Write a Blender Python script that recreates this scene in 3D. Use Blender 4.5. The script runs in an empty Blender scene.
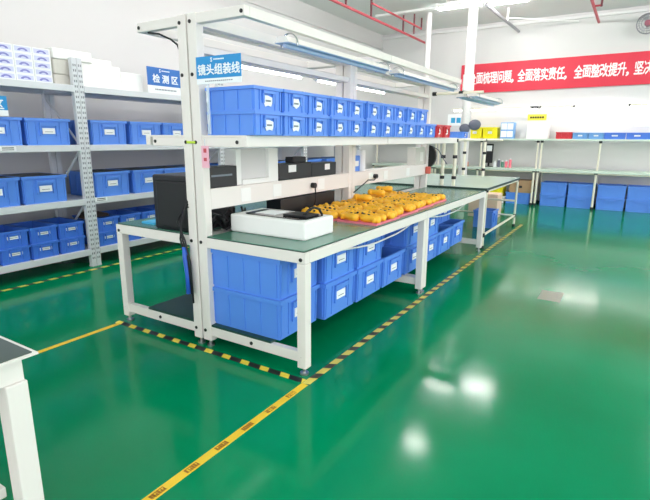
import bpy, bmesh, math, random
from mathutils import Vector, Matrix
random.seed(7)
SC = bpy.context.scene
COL = SC.collection
PI = math.pi
ORD = ['first','second','third','fourth','fifth','sixth','seventh','eighth','ninth','tenth','eleventh','twelfth','thirteenth']

# ------------------------------------------------------------------ materials
def srgb(r, g, b):
    f = lambda c: c/12.92 if c <= .04045 else ((c+.055)/1.055)**2.4
    return (f(r/255), f(g/255), f(b/255), 1)
def mat(name, rgb, rough=.5, metal=0, noise=0, nscale=8, bump=0, emit=0, spec=.5, alpha=1, trans=0):
    m = bpy.data.materials.new(name); m.use_nodes = True
    nt = m.node_tree; b = nt.nodes['Principled BSDF']
    c = srgb(*rgb)
    b.inputs['Base Color'].default_value = c
    b.inputs['Roughness'].default_value = rough
    b.inputs['Metallic'].default_value = metal
    b.inputs['Specular IOR Level'].default_value = spec
    b.inputs['Alpha'].default_value = alpha
    b.inputs['Transmission Weight'].default_value = trans
    if emit:
        b.inputs['Emission Color'].default_value = c
        b.inputs['Emission Strength'].default_value = emit
    if noise or bump:
        tc = nt.nodes.new('ShaderNodeTexCoord'); n = nt.nodes.new('ShaderNodeTexNoise')
        n.inputs['Scale'].default_value = nscale; n.inputs['Detail'].default_value = 4
        nt.links.new(tc.outputs['Object'], n.inputs['Vector'])
        if noise:
            mx = nt.nodes.new('ShaderNodeMix'); mx.data_type = 'RGBA'
            mx.inputs[6].default_value = tuple(v*(1-noise) for v in c[:3])+(1,)
            mx.inputs[7].default_value = tuple(min(1, v*(1+noise)) for v in c[:3])+(1,)
            nt.links.new(n.outputs['Fac'], mx.inputs[0]); nt.links.new(mx.outputs[2], b.inputs['Base Color'])
        if bump:
            bp = nt.nodes.new('ShaderNodeBump'); bp.inputs['Strength'].default_value = bump
            bp.inputs['Distance'].default_value = .01
            nt.links.new(n.outputs['Fac'], bp.inputs['Height']); nt.links.new(bp.outputs['Normal'], b.inputs['Normal'])
    return m
def stripe_mat(name, a, bcol, period, duty, slant, axis=0):
    """hazard tape: slanted bands along the tape's own long axis"""
    m = mat(name, a, .45); nt = m.node_tree; b = nt.nodes['Principled BSDF']
    tc = nt.nodes.new('ShaderNodeTexCoord'); sp = nt.nodes.new('ShaderNodeSeparateXYZ')
    nt.links.new(tc.outputs['Object'], sp.inputs[0])
    def M(op, x, y):
        n = nt.nodes.new('ShaderNodeMath'); n.operation = op
        for i, v in enumerate((x, y)):
            if isinstance(v, (int, float)): n.inputs[i].default_value = v
            else: nt.links.new(v, n.inputs[i])
        return n.outputs[0]
    u = M('ADD', sp.outputs[axis], M('MULTIPLY', sp.outputs[1-axis], slant))
    fr = M('FRACT', M('ADD', M('DIVIDE', u, period), 50.0), 0)
    on = M('LESS_THAN', fr, duty)
    mx = nt.nodes.new('ShaderNodeMix'); mx.data_type = 'RGBA'
    mx.inputs[6].default_value = srgb(*a); mx.inputs[7].default_value = srgb(*bcol)
    nt.links.new(on, mx.inputs[0]); nt.links.new(mx.outputs[2], b.inputs['Base Color'])
    return m
M = {}
M['wall'] = mat('wall_paint', (215,213,213), .6, noise=.02, nscale=1.5)
M['ceil'] = mat('ceiling_paint', (230,229,229), .7, noise=.03, nscale=1)
M['frame'] = mat('powder_coat_white', (232,226,222), .4, noise=.02, nscale=6)
M['cream'] = mat('cream_pipe', (232,226,208), .4)
M['mat'] = mat('green_bench_mat', (84,134,116), .22, noise=.06, nscale=4)
M['matdark'] = mat('dark_green_mat', (58,74,66), .3, noise=.05, nscale=4)
M['edge'] = mat('mat_edge', (38,62,56), .5)
M['board'] = mat('green_shelf_board', (28,70,58), .45, noise=.06)
M['bin'] = mat('blue_plastic', (88,142,232), .38, noise=.05, nscale=5)
M['bindeep'] = mat('deep_blue_plastic', (70,122,222), .4, noise=.05, nscale=5)
M['binlight'] = mat('light_blue_plastic', (112,166,226), .4, noise=.05)
M['binred'] = mat('red_plastic', (206,40,52), .4, noise=.05)
M['binyellow'] = mat('yellow_plastic', (246,232,20), .4, noise=.04)
M['card'] = mat('white_card', (240,242,244), .7)
M['print'] = mat('grey_print', (120,128,140), .7)
M['ink'] = mat('black_ink', (30,32,40), .7)
M['black'] = mat('black_plastic', (14,17,26), .42, noise=.1, nscale=20)
M['blacksoft'] = mat('black_rubber', (20,21,26), .55)
M['screw'] = mat('black_screw_cap', (18,18,20), .4)
M['steel'] = mat('zinc_steel', (180,182,184), .3, metal=.9)
M['rack'] = mat('rack_grey_paint', (214,217,222), .45, noise=.03, nscale=6)
M['slot'] = mat('rack_slot', (120,124,132), .7)
M['white'] = mat('white_plastic', (240,240,238), .4)
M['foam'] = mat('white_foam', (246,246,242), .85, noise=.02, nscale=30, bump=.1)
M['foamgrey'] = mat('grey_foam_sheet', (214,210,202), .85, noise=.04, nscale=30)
M['under'] = mat('blue_grey_reflector', (176,194,222), .35)
M['signblue'] = mat('sign_blue', (26,140,206), .5)
M['signnavy'] = mat('sign_deep_blue', (40,106,186), .5)
M['signwhite'] = mat('sign_white', (238,242,246), .5)
M['banner'] = mat('banner_red', (220,50,72), .6, noise=.03, nscale=3)
M['bannertext'] = mat('banner_white', (250,238,240), .6)
M['red'] = mat('red_pipe', (196,72,86), .45)
M['reddark'] = mat('dark_red_pipe', (120,60,70), .5)
M['greypipe'] = mat('grey_conduit', (150,150,156), .4)
M['tube'] = mat('lit_tube', (255,252,248), .4, emit=70)
M['tubestrong'] = mat('lit_strong_tube', (255,252,248), .4, emit=170)
M['tubebright'] = mat('lit_far_tube', (255,252,248), .4, emit=30)
M['tubewall'] = mat('lit_wall_tube', (255,252,248), .4, emit=8)
M['tubelow'] = mat('lit_bench_tube', (255,252,246), .4, emit=6)
M['orange'] = mat('orange_moulding', (255,188,44), .42, noise=.06, nscale=30)
M['tray'] = mat('pink_tray', (236,120,136), .45)
M['yellowsign'] = mat('yellow_sign', (232,220,70), .5)
M['cardboard'] = mat('cardboard', (168,136,104), .8, noise=.08, nscale=10)
M['pinkbox'] = mat('pinkish_card', (226,196,176), .8, noise=.05)
M['pinktag'] = mat('pink_tag', (236,180,198), .6)
M['cyan'] = mat('cyan_card', (60,170,220), .6)
M['greyhood'] = mat('grey_hood', (98,102,118), .5)
M['purple'] = mat('purple_print', (128,130,196), .6)
M['bluebag'] = mat('blue_film', (44,92,196), .35)
M['chrome'] = mat('chrome', (200,202,206), .15, metal=1)
M['clear'] = mat('clear_acrylic', (225,236,246), .1, alpha=.45)
M['glassblack'] = mat('black_glass', (20,22,26), .12)
M['greenled'] = mat('yellow_green_tie', (190,220,60), .5)
M['hazard'] = stripe_mat('hazard_tape', (28,30,34), (238,214,74), .154, .42, .5)
M['hazardv'] = stripe_mat('hazard_tape_aisle', (74,66,40), (226,208,96), .15, .55, .5)
M['hazardr'] = stripe_mat('hazard_tape_rack', (30,34,32), (216,206,80), .14, .55, .3)
M['ytape'] = mat('yellow_tape', (240,200,36), .45, noise=.05, nscale=12)
M['brownprint'] = mat('brown_print', (176,112,24), .6)

def floor_mat():
    m = bpy.data.materials.new('green_epoxy'); m.use_nodes = True
    nt = m.node_tree; b = nt.nodes['Principled BSDF']; L = nt.links
    tc = nt.nodes.new('ShaderNodeTexCoord')
    n = nt.nodes.new('ShaderNodeTexNoise'); n.inputs['Scale'].default_value = .7; n.inputs['Detail'].default_value = 5
    n2 = nt.nodes.new('ShaderNodeTexNoise'); n2.inputs['Scale'].default_value = 9; n2.inputs['Detail'].default_value = 6
    L.new(tc.outputs['Object'], n.inputs['Vector']); L.new(tc.outputs['Object'], n2.inputs['Vector'])
    r = nt.nodes.new('ShaderNodeValToRGB')
    r.color_ramp.elements[0].position = .3; r.color_ramp.elements[0].color = srgb(0,118,74)
    r.color_ramp.elements[1].position = .75; r.color_ramp.elements[1].color = srgb(0,138,92)
    L.new(n.outputs['Fac'], r.inputs['Fac']); L.new(r.outputs['Color'], b.inputs['Base Color'])
    rr = nt.nodes.new('ShaderNodeMapRange'); rr.inputs['To Min'].default_value = .09; rr.inputs['To Max'].default_value = .16
    L.new(n2.outputs['Fac'], rr.inputs['Value']); L.new(rr.outputs['Result'], b.inputs['Roughness'])
    bp = nt.nodes.new('ShaderNodeBump'); bp.inputs['Strength'].default_value = .05; bp.inputs['Distance'].default_value = .004
    L.new(n2.outputs['Fac'], bp.inputs['Height']); L.new(bp.outputs['Normal'], b.inputs['Normal'])
    b.inputs['Specular IOR Level'].default_value = .15
    return m
M['floor'] = floor_mat()

# ------------------------------------------------------------------ mesh builder
class MB:
    def __init__(s): s.bm = bmesh.new(); s.mi = 0
    def _mark(s, faces):
        for f in faces: f.material_index = s.mi
    def box(s, x0, x1, y0, y1, z0, z1, bev=0):
        r = bmesh.ops.create_cube(s.bm, size=1)
        vs = r['verts']
        for v in vs:
            v.co = Vector(((x0+x1)/2+v.co.x*(x1-x0), (y0+y1)/2+v.co.y*(y1-y0), (z0+z1)/2+v.co.z*(z1-z0)))
        fs = {f for v in vs for f in v.link_faces}
        s._mark(fs)
        if bev:
            es = list({e for v in vs for e in v.link_edges})
            rr = bmesh.ops.bevel(s.bm, geom=es, offset=bev, segments=2, profile=.5, affect='EDGES')
            s._mark(rr['faces'])
        return s
    def tube(s, p, q, r, seg=10, r2=None):
        p, q = Vector(p), Vector(q); d = q-p
        rr = bmesh.ops.create_cone(s.bm, cap_ends=True, segments=seg, radius1=r, radius2=r if r2 is None else r2, depth=d.length)
        mt = Matrix.Translation((p+q)/2) @ d.to_track_quat('Z', 'Y').to_matrix().to_4x4()
        bmesh.ops.transform(s.bm, matrix=mt, verts=rr['verts'])
        s._mark({f for v in rr['verts'] for f in v.link_faces})
        return s
    def path(s, pts, r, seg=8):
        pts = [Vector(p) for p in pts]; rings = []
        for i, p in enumerate(pts):
            d = (pts[min(i+1, len(pts)-1)]-pts[max(i-1, 0)]).normalized()
            a = d.cross(Vector((.3, .1, 1)));
            if a.length < 1e-3: a = d.cross(Vector((1, 0, 0)))
            a.normalize(); b = d.cross(a)
            rings.append([s.bm.verts.new(p+a*math.cos(2*PI*k/seg)*r+b*math.sin(2*PI*k/seg)*r) for k in range(seg)])
        fs = []
        for A, B in zip(rings, rings[1:]):
            for k in range(seg): fs.append(s.bm.faces.new((A[k], A[(k+1) % seg], B[(k+1) % seg], B[k])))
        fs.append(s.bm.faces.new(rings[0][::-1])); fs.append(s.bm.faces.new(rings[-1]))
        s._mark(fs); return s
    def sphere(s, c, r, sc=(1,1,1), seg=14):
        rr = bmesh.ops.create_uvsphere(s.bm, u_segments=seg, v_segments=max(6, seg//2), radius=r)
        for v in rr['verts']: v.co = Vector((c[0]+v.co.x*sc[0], c[1]+v.co.y*sc[1], c[2]+v.co.z*sc[2]))
        s._mark({f for v in rr['verts'] for f in v.link_faces}); return s
    def ring(s, c, R, r, ax='x', a0=0, a1=2*PI, n=20):
        pts = []
        for i in range(n+1):
            t = a0+(a1-a0)*i/n; u, w = math.cos(t)*R, math.sin(t)*R
            pts.append({'x': (c[0], c[1]+u, c[2]+w), 'y': (c[0]+u, c[1], c[2]+w), 'z': (c[0]+u, c[1]+w, c[2])}[ax])
        return s.path(pts, r, 6)
    def prism(s, pts, thick):
        """polygon (3-D points) pushed along thick vector"""
        t = Vector(thick); a = [s.bm.verts.new(Vector(p)) for p in pts]; b = [s.bm.verts.new(Vector(p)+t) for p in pts]
        n = len(pts); fs = [s.bm.faces.new(a), s.bm.faces.new(b[::-1])]
        for i in range(n): fs.append(s.bm.faces.new((a[i], b[i], b[(i+1) % n], a[(i+1) % n])))
        s._mark(fs); return s
    def mesh(s, name, mats, smooth=False):
        bmesh.ops.recalc_face_normals(s.bm, faces=s.bm.faces[:])
        me = bpy.data.meshes.new(name); s.bm.to_mesh(me); s.bm.free()
        for m in (mats if isinstance(mats, (list, tuple)) else [mats]): me.materials.append(m)
        if smooth:
            for p in me.polygons: p.use_smooth = True
        return me
    def build(s, name, mats, parent=None, loc=(0,0,0), smooth=False):
        return link(name, s.mesh(name, mats, smooth), parent, loc)
def link(name, me, parent=None, loc=(0,0,0), rz=0):
    o = bpy.data.objects.new(name, me); COL.objects.link(o)
    o.location = loc; o.rotation_euler = (0, 0, rz)
    if parent: o.parent = parent
    return o
def tag(o, label, cat, group=None, kind=None):
    o['label'] = label; o['category'] = cat
    if group: o['group'] = group
    if kind: o['kind'] = kind
    return o
def empty(name, label, cat, loc=(0,0,0), rz=0, group=None):
    o = bpy.data.objects.new(name, None); COL.objects.link(o); o.empty_display_size = .1
    o.location = loc; o.rotation_euler = (0, 0, rz)
    return tag(o, label, cat, group)
def copy_thing(src, loc, rz, label, group=None):
    r = src.copy(); COL.objects.link(r); r.location = loc; r.rotation_euler = (0, 0, rz)
    r['label'] = label
    if group: r['group'] = group
    for ch in src.children:
        c = ch.copy(); COL.objects.link(c); c.parent = r
        for g in ch.children:
            d = g.copy(); COL.objects.link(d); d.parent = c
    return r
def struct(name, mb, m, loc=(0,0,0)):
    o = mb.build(name, m, None, loc); o['kind'] = 'structure'; return o
def text_mesh(body, size, bold=0.0, extrude=.001):
    cu = bpy.data.curves.new('lettering', 'FONT'); cu.body = body; cu.size = size
    cu.extrude = extrude; cu.offset = bold; cu.resolution_u = 2
    cu.align_x = 'CENTER'; cu.align_y = 'CENTER'
    o = bpy.data.objects.new('lettering', cu); COL.objects.link(o)
    bpy.context.view_layer.update()
    me = bpy.data.meshes.new_from_object(o.evaluated_get(bpy.context.evaluated_depsgraph_get()))
    bpy.data.objects.remove(o); bpy.data.curves.remove(cu)
    return me
def lettering(name, body, size, m, parent, loc, rot, bold=0, sx=1, sy=1, extrude=.001):
    me = text_mesh(body, size, 0, extrude)
    if bold:
        bmx = bmesh.new(); n = 0
        for dx, dy in ((0, 0), (1, 0), (-1, 0), (0, 1), (0, -1)):
            bmx.from_mesh(me); bmx.verts.ensure_lookup_table()
            for v in bmx.verts[n:]: v.co.x += dx*bold; v.co.y += dy*bold; v.co.z += .00004*(dx+2*dy)
            n = len(bmx.verts)
        bmx.to_mesh(me); bmx.free()
    me.materials.clear(); me.materials.append(m)
    # centre on bounding box
    xs = [v.co.x for v in me.vertices]; ys = [v.co.y for v in me.vertices]
    cx, cy = (min(xs)+max(xs))/2, (min(ys)+max(ys))/2
    for v in me.vertices: v.co.x = (v.co.x-cx)*sx; v.co.y = (v.co.y-cy)*sy
    o = bpy.data.objects.new(name, me); COL.objects.link(o); o.location = loc; o.rotation_euler = rot; o.parent = parent
    return o

# ------------------------------------------------------------------ the setting
FW = 9.5     # far wall
LW = -4.15   # left wall
H = 3.83
struct('floor', MB().box(LW-.1, 7, -6, FW+.1, -.1, 0), M['floor'])
struct('ceiling', MB().box(LW-.1, 7, -6, FW+.1, H, H+.1), M['ceil'])
struct('wall_left', MB().box(LW-.12, LW, -6, FW+.1, 0, H), M['wall'])
struct('wall_back', MB().box(LW, 7, FW, FW+.12, 0, H), M['wall'])
struct('trim_1', MB().box(LW, LW+.03, -6, FW, 3.49, 3.535, .005), M['wall'])
struct('trim_2', MB().box(LW, 7, FW-.06, FW, 3.72, 3.77, .008), M['ceil'])

# ------------------------------------------------------------------ bins
def make_bin(name, D, W, Hh, m, label, cat, card='patch', lid=False, open_top=True, group=None):
    """crate with its front towards +X, origin at the base centre"""
    root = empty(name, label, cat, group=group)
    t = .004; k = .95           # taper
    b = MB(); bm = b.bm
    hx, hy = D/2, W/2; rim = min(.026, Hh*.13)
    def loop(sx, sy, z): return [bm.verts.new((x*sx, y*sy, z)) for x, y in ((-1,-1),(1,-1),(1,1),(-1,1))]
    o0 = loop(hx*k, hy*k, 0); o1 = loop((hx-.008), (hy-.008), Hh-rim); 
    i1 = loop(hx-.008-t, hy-.008-t, Hh-rim); i0 = loop(hx*k-t, hy*k-t, t*1.5)
    for A, B in ((o0, o1), (i0, i1)):
        for i in range(4): bm.faces.new((A[i], A[(i+1) % 4], B[(i+1) % 4], B[i]))
    bm.faces.new(o0); bm.faces.new(i0)
    for i in range(4): bm.faces.new((o1[i], o1[(i+1) % 4], i1[(i+1) % 4], i1[i]))
    # stiffening ribs, following the taper
    def rib(side, u0, u1, out=.006, z0=0.06, z1=.86):
        pts = []
        for z in (z0*Hh, z1*Hh):
            f = z/(Hh-rim)
            if side in 'xX':
                e = (hx*k+(hx-.008-hx*k)*f); s_ = 1 if side == 'X' else -1
                pts.append([(s_*(e-.002), u0, z), (s_*(e+out), u0, z), (s_*(e+out), u1, z), (s_*(e-.002), u1, z)])
            else:
                e = (hy*k+(hy-.008-hy*k)*f); s_ = 1 if side == 'Y' else -1
                pts.append([(u0, s_*(e-.002), z), (u0, s_*(e+out), z), (u1, s_*(e+out), z), (u1, s_*(e-.002), z)])
        a = [bm.verts.new(p) for p in pts[0]]; c = [bm.verts.new(p) for p in pts[1]]
        bm.faces.new(a); bm.faces.new(c)
        for i in range(4): bm.faces.new((a[i], a[(i+1) % 4], c[(i+1) % 4], c[i]))
    n = max(3, round(D/.13))
    for s_ in 'yY':
        for i in range(n+1):
            u = -D*.44+D*.88*i/n; rib(s_, u-.006, u+.006)
    for s_ in 'xX':
        for u in (-.44, -.27, .27, .44): rib(s_, u*W-.005, u*W+.005)
    b.build('body', m, root)
    r = MB()
    o_ = .005
    r.box(-hx-o_, hx+o_, -hy-o_, -hy+.014, Hh-rim, Hh); r.box(-hx-o_, hx+o_, hy-.014, hy+o_, Hh-rim, Hh)
    r.box(-hx-o_, -hx+.014, -hy+.014, hy-.014, Hh-rim, Hh); r.box(hx-.014, hx+o_, -hy+.014, hy-.014, Hh-rim, Hh)
    r.build('rim', m, root)
    if lid: MB().box(-hx+.014, hx-.014, -hy+.014, hy-.014, Hh-.008, Hh-.001).build('lid', M['black'], root)
    # handle grip on the front
    e = hx*k+(hx-.008-hx*k)*.75
    hw = W*.2; h = MB()
    h.box(e, e+.018, -hw, hw, Hh*.72, Hh*.84); h.box(e-.003, e+.012, -hw, -hw+.014, Hh*.34, Hh*.74); h.box(e-.003, e+.012, hw-.014, hw, Hh*.34, Hh*.74)
    h.build('handle', m, root)
    e2 = hx*k+(hx-.008-hx*k)*.45+.0025
    if card:
        c = MB()
        if card == 'patch':
            a = W*.18; zc = Hh*.44; q = []
            for i in range(12):
                t_ = 2*PI*i/12; rr = random.uniform(.75, 1.15)
                q.append((e2, a*rr*math.cos(t_), zc+Hh*.25*rr*math.sin(t_)))
            c.prism(q, (.003, 0, 0)); c.mi = 1
            c.box(e2+.003, e2+.0035, -a*.5, a*.5, zc-.006, zc+.004)
        elif card == 'card':
            c.box(e2, e2+.006, -W*.14, W*.14, Hh*.42, Hh*.64); c.mi = 1
            c.box(e2+.006, e2+.0066, -W*.09, W*.09, Hh*.49, Hh*.51)
        elif card == 'slip':
            c.box(e2, e2+.008, -W*.22, W*.22, Hh*.5, Hh*.68); c.mi = 1
            c.box(e2+.008, e2+.0086, -W*.15, W*.12, Hh*.57, Hh*.6)
        c.build('label_card', [M['card'], M['print']], root)
    return root
used = set()
def place(src, loc, rz, label, group=None):
    if src.name not in used:
        used.add(src.name); src.location = loc; src.rotation_euler = (0, 0, rz); src['label'] = label
        if group: src['group'] = group
        return src
    return copy_thing(src, loc, rz, label, group)

# ------------------------------------------------------------------ main workbenches
XC = -.832
def bench(side, y0, ln, label, rear):
    s = 1 if side == 'R' else -1
    root = empty('workbench', label, 'workbench', (XC, y0, 0), group='white framed assembly workbenches')
    def X(a, b): return (min(s*a, s*b), max(s*a, s*b))
    def B(mb, a, b, *r, **k): mb.box(*X(a, b), *r, **k); return mb
    g = .0015
    # legs at the aisle corners
    for yy in (g, ln-.06-g):
        lg = B(MB(), .772, .832, yy, yy+.058, .045, .676, bev=.004).build('leg', M['frame'], root)
        f = MB(); f.tube((s*.802, yy+.03, .0), (s*.802, yy+.03, .012), .026, 12); f.tube((s*.802, yy+.03, .012), (s*.802, yy+.03, .046), .01, 8)
        f.build('levelling_foot', M['steel'], lg)
    for yy in (g, ln-.06-g):
        po = B(MB(), .006, .078, yy, yy+.058, .045, 2.055, bev=.004)
        po = po.build('post', M['frame'], root)
        f = MB(); f.tube((s*.042, yy+.03, .0), (s*.042, yy+.03, .012), .026, 12); f.tube((s*.042, yy+.03, .012), (s*.042, yy+.03, .046), .01, 8)
        f.build('levelling_foot', M['steel'], po)
        if yy < .1:
            for z in (.71, .115, 1.33, 2.01, 1.72):
                MB().tube((s*.03 if s > 0 else -.055, yy-.004, z), (s*.03 if s > 0 else -.055, yy, z), .011, 10).build('screw_cap', M['screw'], po)
    # apron
    a = MB()
    B(a, .078, .832, g, .042, .678, .742, bev=.003); B(a, .078, .832, ln-.042, ln-g, .678, .742, bev=.003)
    B(a, .792, .832, .042, ln-.042, .678, .742, bev=.003); B(a, .006, .046, .06, ln-.06, .678, .742)
    a.build('apron', M['frame'], root)
    c = MB(); c.tube((s*.80, -.003, .70), (s*.80, g+.0005, .70), .011, 10); c.tube((s*.80, -.003, .115), (s*.80, g+.0005, .115), .001, 6)
    c.build('screw_cap', M['screw'], root)
    t = MB(); B(t, .08, .818, .008, ln-.008, .742, .7475); t.mi = 1; B(t, .08, .816, .010, ln-.010, .7475, .7515)
    t.build('tabletop', [M['edge'], M['mat']], root)
    # end rails and lower shelf
    for ya in (.008, ln-.048): B(MB(), .078, .774, ya, ya+.04, .08, .144, bev=.003).build('lower_rail', M['frame'], root)
    c = MB(); c.tube((s*.42, .002, .112), (s*.42, .0085, .112), .011, 10); c.build('screw_cap', M['screw'], root)
    B(MB(), .02, .57 if s > 0 else .55, .01, ln-.01, .1445, .158).build('lower_shelf', M['board'], root)
    # overhead shelf: arms and deck
    for ya in (.004, ln-.05): B(MB(), .08, .39 if s > 0 else .368, ya, ya+.046, 1.305, 1.36, bev=.003).build('shelf_arm', M['frame'], root)
    d = MB(); B(d, .39, .432, .004, ln-.004, 1.308, 1.372, bev=.003); B(d, .08, .39, .004, ln-.004, 1.3605, 1.372)
    if s > 0 or not rear: d.build('shelf_deck', M['frame'], root)
    else: d.bm.free()
    if s > 0:
        c = MB(); c.tube((.36, .0, 1.333), (.36, .0045, 1.333), .011, 10); c.build('screw_cap', M['screw'], root)
    else:
        c = MB(); c.tube((-.34, .0, 1.333), (-.34, .0045, 1.333), .011, 10); c.build('screw_cap', M['screw'], root)
    # top arms, beams
    for ya in (.004, ln-.05): B(MB(), .078, .44, ya, ya+.046, 1.995, 2.05, bev=.003).build('top_arm', M['frame'], root)
    for xx in (.42, ):
        c = MB(); c.tube((s*xx, .0, 2.02), (s*xx, .0045, 2.02), .011, 10); c.build('screw_cap', M['screw'], root)
    B(MB(), .40, .44, .05, ln-.05, 1.995, 2.05, bev=.003).build('top_beam', M['frame'], root)
    B(MB(), .012, .072, .0595, ln-.0615, 1.99, 2.05).build('center_beam', M['frame'], root)
    B(MB(), .02, .06, .0595, ln-.0615, 1.845, 1.885).build('upper_rail', M['frame'], root)
    # cable channel with socket plates
    if s > 0:
        e = MB(); e.box(-.066, .076, .0605, ln-.0625, .915, 1.045, bev=.004)
        e.build('cable_channel', M['frame'], root)
        for yy in (.34, .69, 1.3):
            B(MB(), .076, .079, yy, yy+.1, .935, 1.025, bev=.001).build('socket_plate', M['white'], root)
        for yy in (.06, .7, ln-.2):
            pass
    return root
L1, L2 = 1.89, 3.9
benches = [bench('R', 0, L1, 'near aisle-side white workbench, with white scale box and orange parts on its green top', False),
           bench('R', L1, L2-L1, 'second aisle-side white workbench behind the near one, orange parts end on it', True),
           bench('L', 0, L1, 'near rack-side white workbench with black computer tower standing on it', False),
           bench('L', L1, L2-L1, 'rack-side white workbench behind the one with the computer tower', True)]

# light fixtures hung under the overhead beams
def fixture(x, y0, y1, z, lit, label):
    root = empty('bench_light', label, 'light fixture', (x, y0, z), group='light fixtures hung over the workbenches')
    ln = y1-y0; hb = MB()
    pr = [(-.055, 0, 0), (.055, 0, 0), (.03, 0, .035), (-.03, 0, .035)]
    hb.prism(pr, (0, ln, 0)); hb.build('housing', M['frame'], root)
    MB().box(-.05, .05, .005, ln-.005, -.004, 0).build('reflector', M['under'], root)
    if lit: MB().tube((0, .03, -.013), (0, ln-.03, -.013), .013, 10).build('tube', M['tubelow'], root)
    else: MB().tube((0, .03, -.013), (0, ln-.03, -.013), .013, 10).build('tube', M['under'], root)
    for yy in (.08, ln-.08):
        h = MB(); h.ring((0, yy, -.0), .062, .006, 'y', -.2, PI+.2, 14)
        h.build('hook', M['chrome'], root)
    return root
fixture(-.415, .36, 1.84, 1.918, False, 'unlit blue-grey bench light over the white scale box side of the aisle')
fixture(-.415, 2.0, 3.7, 1.918, False, 'blue-grey bench light over the far end of the orange parts')
fixture(-1.255, .5, 1.8, 1.918, True, 'lit bench light on the rack side above the computer tower bench')
fixture(-1.255, 2.05, 3.6, 1.918, True, 'lit bench light on the rack side above the second bench')

# ---- blue bins on the overhead shelf
sb_p = make_bin('storage_bin', .36, .262, .134, M['bin'], '', 'bin', 'patch')
sb_n = make_bin('storage_bin', .36, .262, .134, M['bin'], '', 'bin', 'patch')
sb_r = make_bin('storage_bin', .36, .225, .134, M['binred'], '', 'bin', 'patch')
GS = 'blue bins on the overhead shelf'
for lay in range(2):
    for i in range(10 + (1-lay)):
        y = .02+.1335+.2715*i
        if i == 10: y = 2.87
        place(random.choice((sb_p, sb_n)), (-.535+random.uniform(-.008, .008), y, 1.373+.135*lay), 0,
              f'blue bin on the overhead shelf, {"upper" if lay else "lower"} layer, {ORD[i]} from the near end', GS)
for i, y in enumerate((3.12, 3.37)):
    place(sb_r, (-.535, y, 1.373), 0, f'red bin at the far end of the overhead shelf, {"next to the blue bins" if i == 0 else "outermost"}', 'red bins on the overhead shelf')

# ---- big blue crates on the lower shelves
bc = make_bin('storage_crate', .585, .425, .255, M['bin'], '', 'crate', 'card')
bd = make_bin('storage_crate', .585, .425, .255, M['bin'], '', 'crate', 'card')
GU = 'big blue crates under the aisle benches'
und = [(.252, -.5), (.585, -.455), (1.03, -.44), (1.49, -.435), (1.985, -.435), (2.43, -.44), (2.9, -.44), (3.36, -.45)]
und = [(.252, -.5), (.69, -.455), (1.125, -.445), (1.56, -.44), (2.03, -.44), (2.47, -.44), (2.91, -.44), (3.42, -.46)]
for i, (y, x) in enumerate(und):
    place(bc, (x, y, .1585), 0, f'big blue crate under the aisle benches, bottom layer, {ORD[i]} from the near leg', GU)
for i, (y, x) in enumerate(und):
    if i in (3, 6, 7): continue
    place(bd, (x, y, .4137), 0, f'big blue crate under the aisle benches, top layer, above the {ORD[i]} bottom crate', GU)
place(bc, (-.62, 1.555, .4137), 0, 'big blue crate pushed back in the top layer under the orange parts', GU)
place(bc, (-.6, 3.35, .4137), 0, 'big blue crate pushed back in the top layer by the far bench leg', GU)
for i, y in enumerate((.5, 1.1)):
    pass

# power cord sagging along the front of the crates
c = MB()
pts = [(-.085, .1, .63), (-.09, .3, .672)]
for i in range(41):
    y = .35+3.3*i/40; pts.append((-.095+.004*math.sin(i), y, .672-.075*math.sin(PI*((y-.35) % 1.65)/1.65)))
tag(c.path(pts, .007, 6).build('power_cord', M['white'], smooth=True), 'white power cord looped along under the bench edge in front of the blue crates', 'cord')

# ------------------------------------------------------------------ things on the aisle benches
TOP = .7515
# white foam box with black device
wb = empty('scale_box', 'white box with a black topped device set in it, on the near green bench top', 'box', (-.455, .225, TOP))
b = MB(); b.box(-.3, .3, 0, .335, 0, .118, .012); b.build('body', M['white'], wb)
b = MB(); b.prism([(-.2, .05, .1178), (.22, .035, .1178), (.265, .07, .1178), (.265, .26, .1178), (.22, .285, .1178), (-.2, .285, .1178), (-.225, .26, .1178), (-.225, .07, .1178)], (0, 0, .005)); b.build('control_panel', M['glassblack'], wb)
MB().box(-.16, .0, .09, .25, .1229, .126, .001).build('paper_sheet', M['card'], wb)
MB().box(.06, .24, .1, .25, .1229, .134, .004).build('handset', M['blacksoft'], wb)
MB().path([(.2, .13, .13), (.22, .16, .165), (.235, .2, .178), (.245, .24, .165), (.25, .27, .125)], .008, 8).build('cable', M['blacksoft'], wb, smooth=True)

# trays and orange mouldings
GT = 'pink trays of orange parts'
tr = empty('tray', '', 'tray')
b = MB(); b.box(-.165, .165, -.21, .21, 0, .004)
for x0, x1, y0, y1 in ((-.165, .165, -.21, -.204), (-.165, .165, .204, .21), (-.165, -.159, -.204, .204), (.159, .165, -.204, .204)): b.box(x0, x1, y0, y1, .004, .016)
b.build('tray_pan', M['tray'], tr)
op = empty('orange_part', '', 'moulded part')
bm_ = MB(); R = []
prof = [(-.088, .012, .014), (-.08, .026, .024), (-.056, .033, .03), (-.024, .026, .024), (.0, .030, .028), (.035, .037, .033), (.068, .033, .029), (.084, .018, .018)]
for x, ry, rz in prof:
    R.append([bm_.bm.verts.new((x, ry*math.cos(2*PI*k/12), .033+rz*math.sin(2*PI*k/12))) for k in range(12)])
for A, B_ in zip(R, R[1:]):
    for k in range(12): bm_.bm.faces.new((A[k], A[(k+1) % 12], B_[(k+1) % 12], B_[k]))
bm_.bm.faces.new(R[0]); bm_.bm.faces.new(R[-1])
bm_.box(-.066, -.04, -.039, .039, .012, .05, .006)
bm_.build('shell', M['orange'], op, smooth=True)
for x in (.012, .052): MB().sphere((x, .004, .0625), .009, (1.2, 1, .7), 10).build('button', M['blacksoft'], op)
tumble = []
ys = (1.155, 1.59, 2.025, 2.46)
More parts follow.
